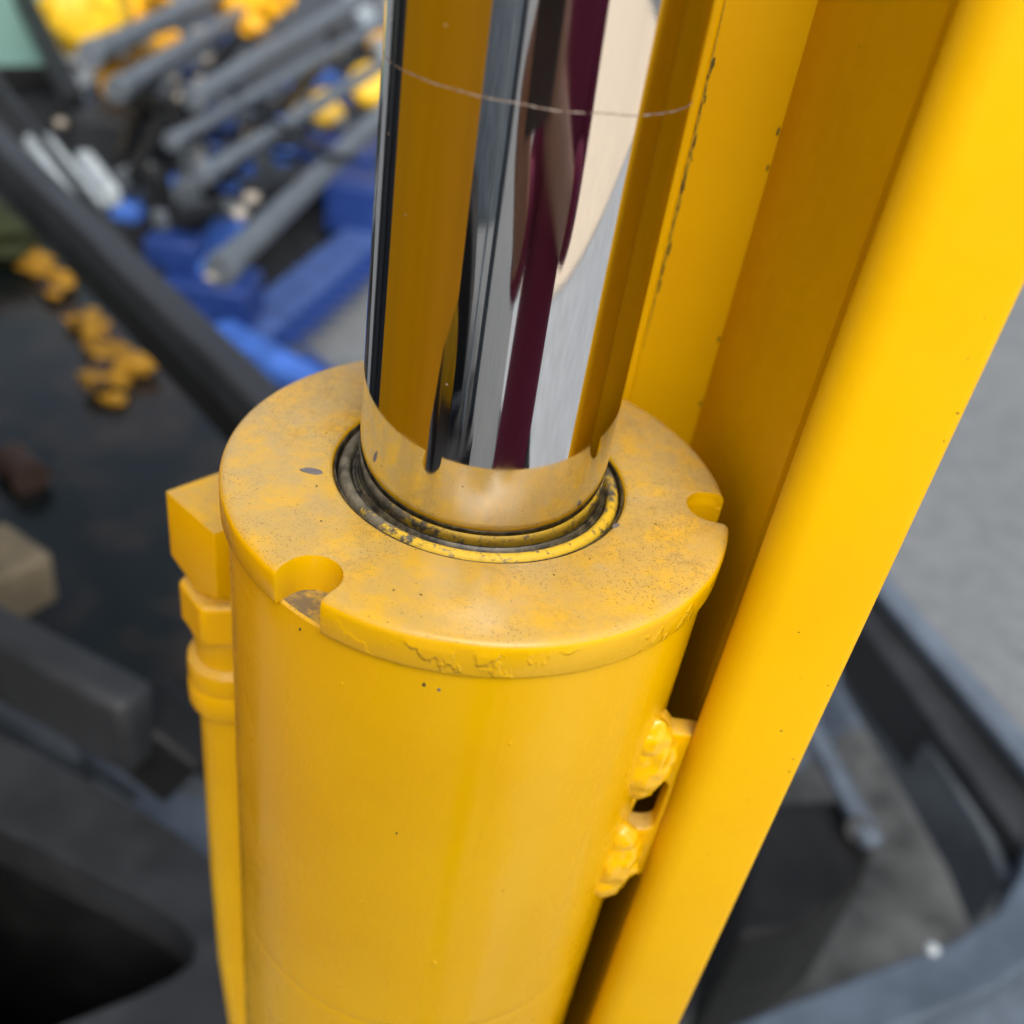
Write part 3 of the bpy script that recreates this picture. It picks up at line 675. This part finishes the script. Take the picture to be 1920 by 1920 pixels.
# ------------------------------------------------------------------ the photographer, seen only in the chrome
def skin_mesh(name, joints, edges, mat, parent=None, sub=2, base=Vector((0, 0, 0))):
    me = bpy.data.meshes.new(name); me.from_pydata([Vector(j[0]) for j in joints], edges, [])
    o = bpy.data.objects.new(name, me); COL.objects.link(o)
    md = o.modifiers.new('skin', 'SKIN'); md.use_smooth_shade = True
    if not me.skin_vertices: 
        with bpy.context.temp_override(object=o, active_object=o): pass
    sk = me.skin_vertices[0].data if me.skin_vertices else None
    for i, j in enumerate(joints):
        sk[i].radius = (j[1], j[2] if len(j) > 2 else j[1])
    sk[0].use_root = True
    ss = o.modifiers.new('sub', 'SUBSURF'); ss.levels = sub; ss.render_levels = sub
    bake(o); o.data.materials.append(M[mat])
    for p in o.data.polygons: p.use_smooth = True
    if parent: o.parent = parent; o.location = -Vector(parent.location)
    return o
per = thing('person', (.31, -.72, 0), 'person in a maroon top and dark trousers holding a phone over the cylinder', 'person')
bx, by = .31, -.72
L = lambda x, y, z: (bx + x, by + y, z)
hl, hr = CAM + RT * -.045 - FW * .035 - UP * .10, CAM + RT * .045 - FW * .035 - UP * .10
body = [(L(0, 0, .93), .15, .11), (L(0, 0, 1.12), .13, .10), (L(0, -.01, 1.32), .15, .10), (L(0, 0, 1.46), .07, .06), (L(-.01, .03, 1.55), .055), (L(-.02, .05, 1.62), .085, .095), (L(-.02, .06, 1.72), .08, .09),
        (L(-.18, .01, 1.40), .055), (L(-.24, .05, 1.16), .042), (tuple(hl - Vector((.0, .07, .05))), .028), (tuple(hl), .026),
        (L(.18, .01, 1.40), .055), (L(.20, .10, 1.15), .042), (tuple(hr - Vector((-.01, .07, .05))), .028), (tuple(hr), .026),
        (L(-.10, 0, .86), .085), (L(-.11, .02, .48), .06), (L(-.11, -.02, .09), .04), (L(-.12, .10, .035), .035),
        (L(.10, 0, .86), .085), (L(.11, .02, .48), .06), (L(.11, -.02, .09), .04), (L(.12, .10, .035), .035)]
ed = [(0, 1), (1, 2), (2, 3), (3, 4), (4, 5), (5, 6), (2, 7), (7, 8), (8, 9), (9, 10), (2, 11), (11, 12), (12, 13), (13, 14), (0, 15), (15, 16), (16, 17), (17, 18), (0, 19), (19, 20), (20, 21), (21, 22)]
for hi, hp_ , sg in ((10, hl, 1), (14, hr, -1)):
    for k in range(4):
        n0 = len(body); q = hp_ + UP * (.022 - .016 * k) + RT * sg * .02
        body += [(tuple(q), .009), (tuple(q + RT * sg * .03 + FW * .004), .008), (tuple(q + RT * sg * .048 + FW * .012), .007)]
        ed += [(hi, n0), (n0, n0 + 1), (n0 + 1, n0 + 2)]
    n0 = len(body); q = hp_ + UP * -.03 + RT * sg * .012 - FW * .012
    body += [(tuple(q), .010), (tuple(q + RT * sg * .03 + UP * .012), .009)]; ed += [(hi, n0), (n0, n0 + 1)]
skin_mesh('body', body, ed, 'skin', per)
sh = [(L(0, 0, .62), .23, .17), (L(0, 0, .95), .215, .15), (L(0, 0, 1.12), .185, .14), (L(0, -.01, 1.32), .195, .13), (L(0, 0, 1.44), .085, .075),
      (L(-.18, .01, 1.40), .075), (L(-.24, .05, 1.17), .062), (tuple(Vector(L(-.24, .05, 1.17)).lerp(hl, .35)), .055), (L(.18, .01, 1.40), .075), (L(.20, .10, 1.16), .062), (tuple(Vector(L(.20, .10, 1.16)).lerp(hr, .35)), .055)]
skin_mesh('shirt', sh, [(0, 1), (1, 2), (2, 3), (3, 4), (3, 5), (5, 6), (6, 7), (3, 8), (8, 9), (9, 10)], 'maroon', per)
tr_ = [(L(0, 0, .90), .16, .125), (L(-.10, 0, .82), .10), (L(-.11, .02, .48), .078), (L(-.11, -.02, .12), .065), (L(.10, 0, .82), .10), (L(.11, .02, .48), .078), (L(.11, -.02, .12), .065)]
skin_mesh('trousers', tr_, [(0, 1), (1, 2), (2, 3), (0, 4), (4, 5), (5, 6)], 'denim', per)
MB().ball(L(-.02, .04, 1.71), .108, 20, (.9, 1, 1.02), .1, 2).build('hair', 'hair', per)
ph = MB().box(CAM - FW * .012 - UP * .135, CAM - FW * .012 + UP * .018, .072, .008, up=FW).build('phone', 'phone_case', None, .002)
tag(ph, 'black phone held upright in both hands above the cylinder', 'phone')
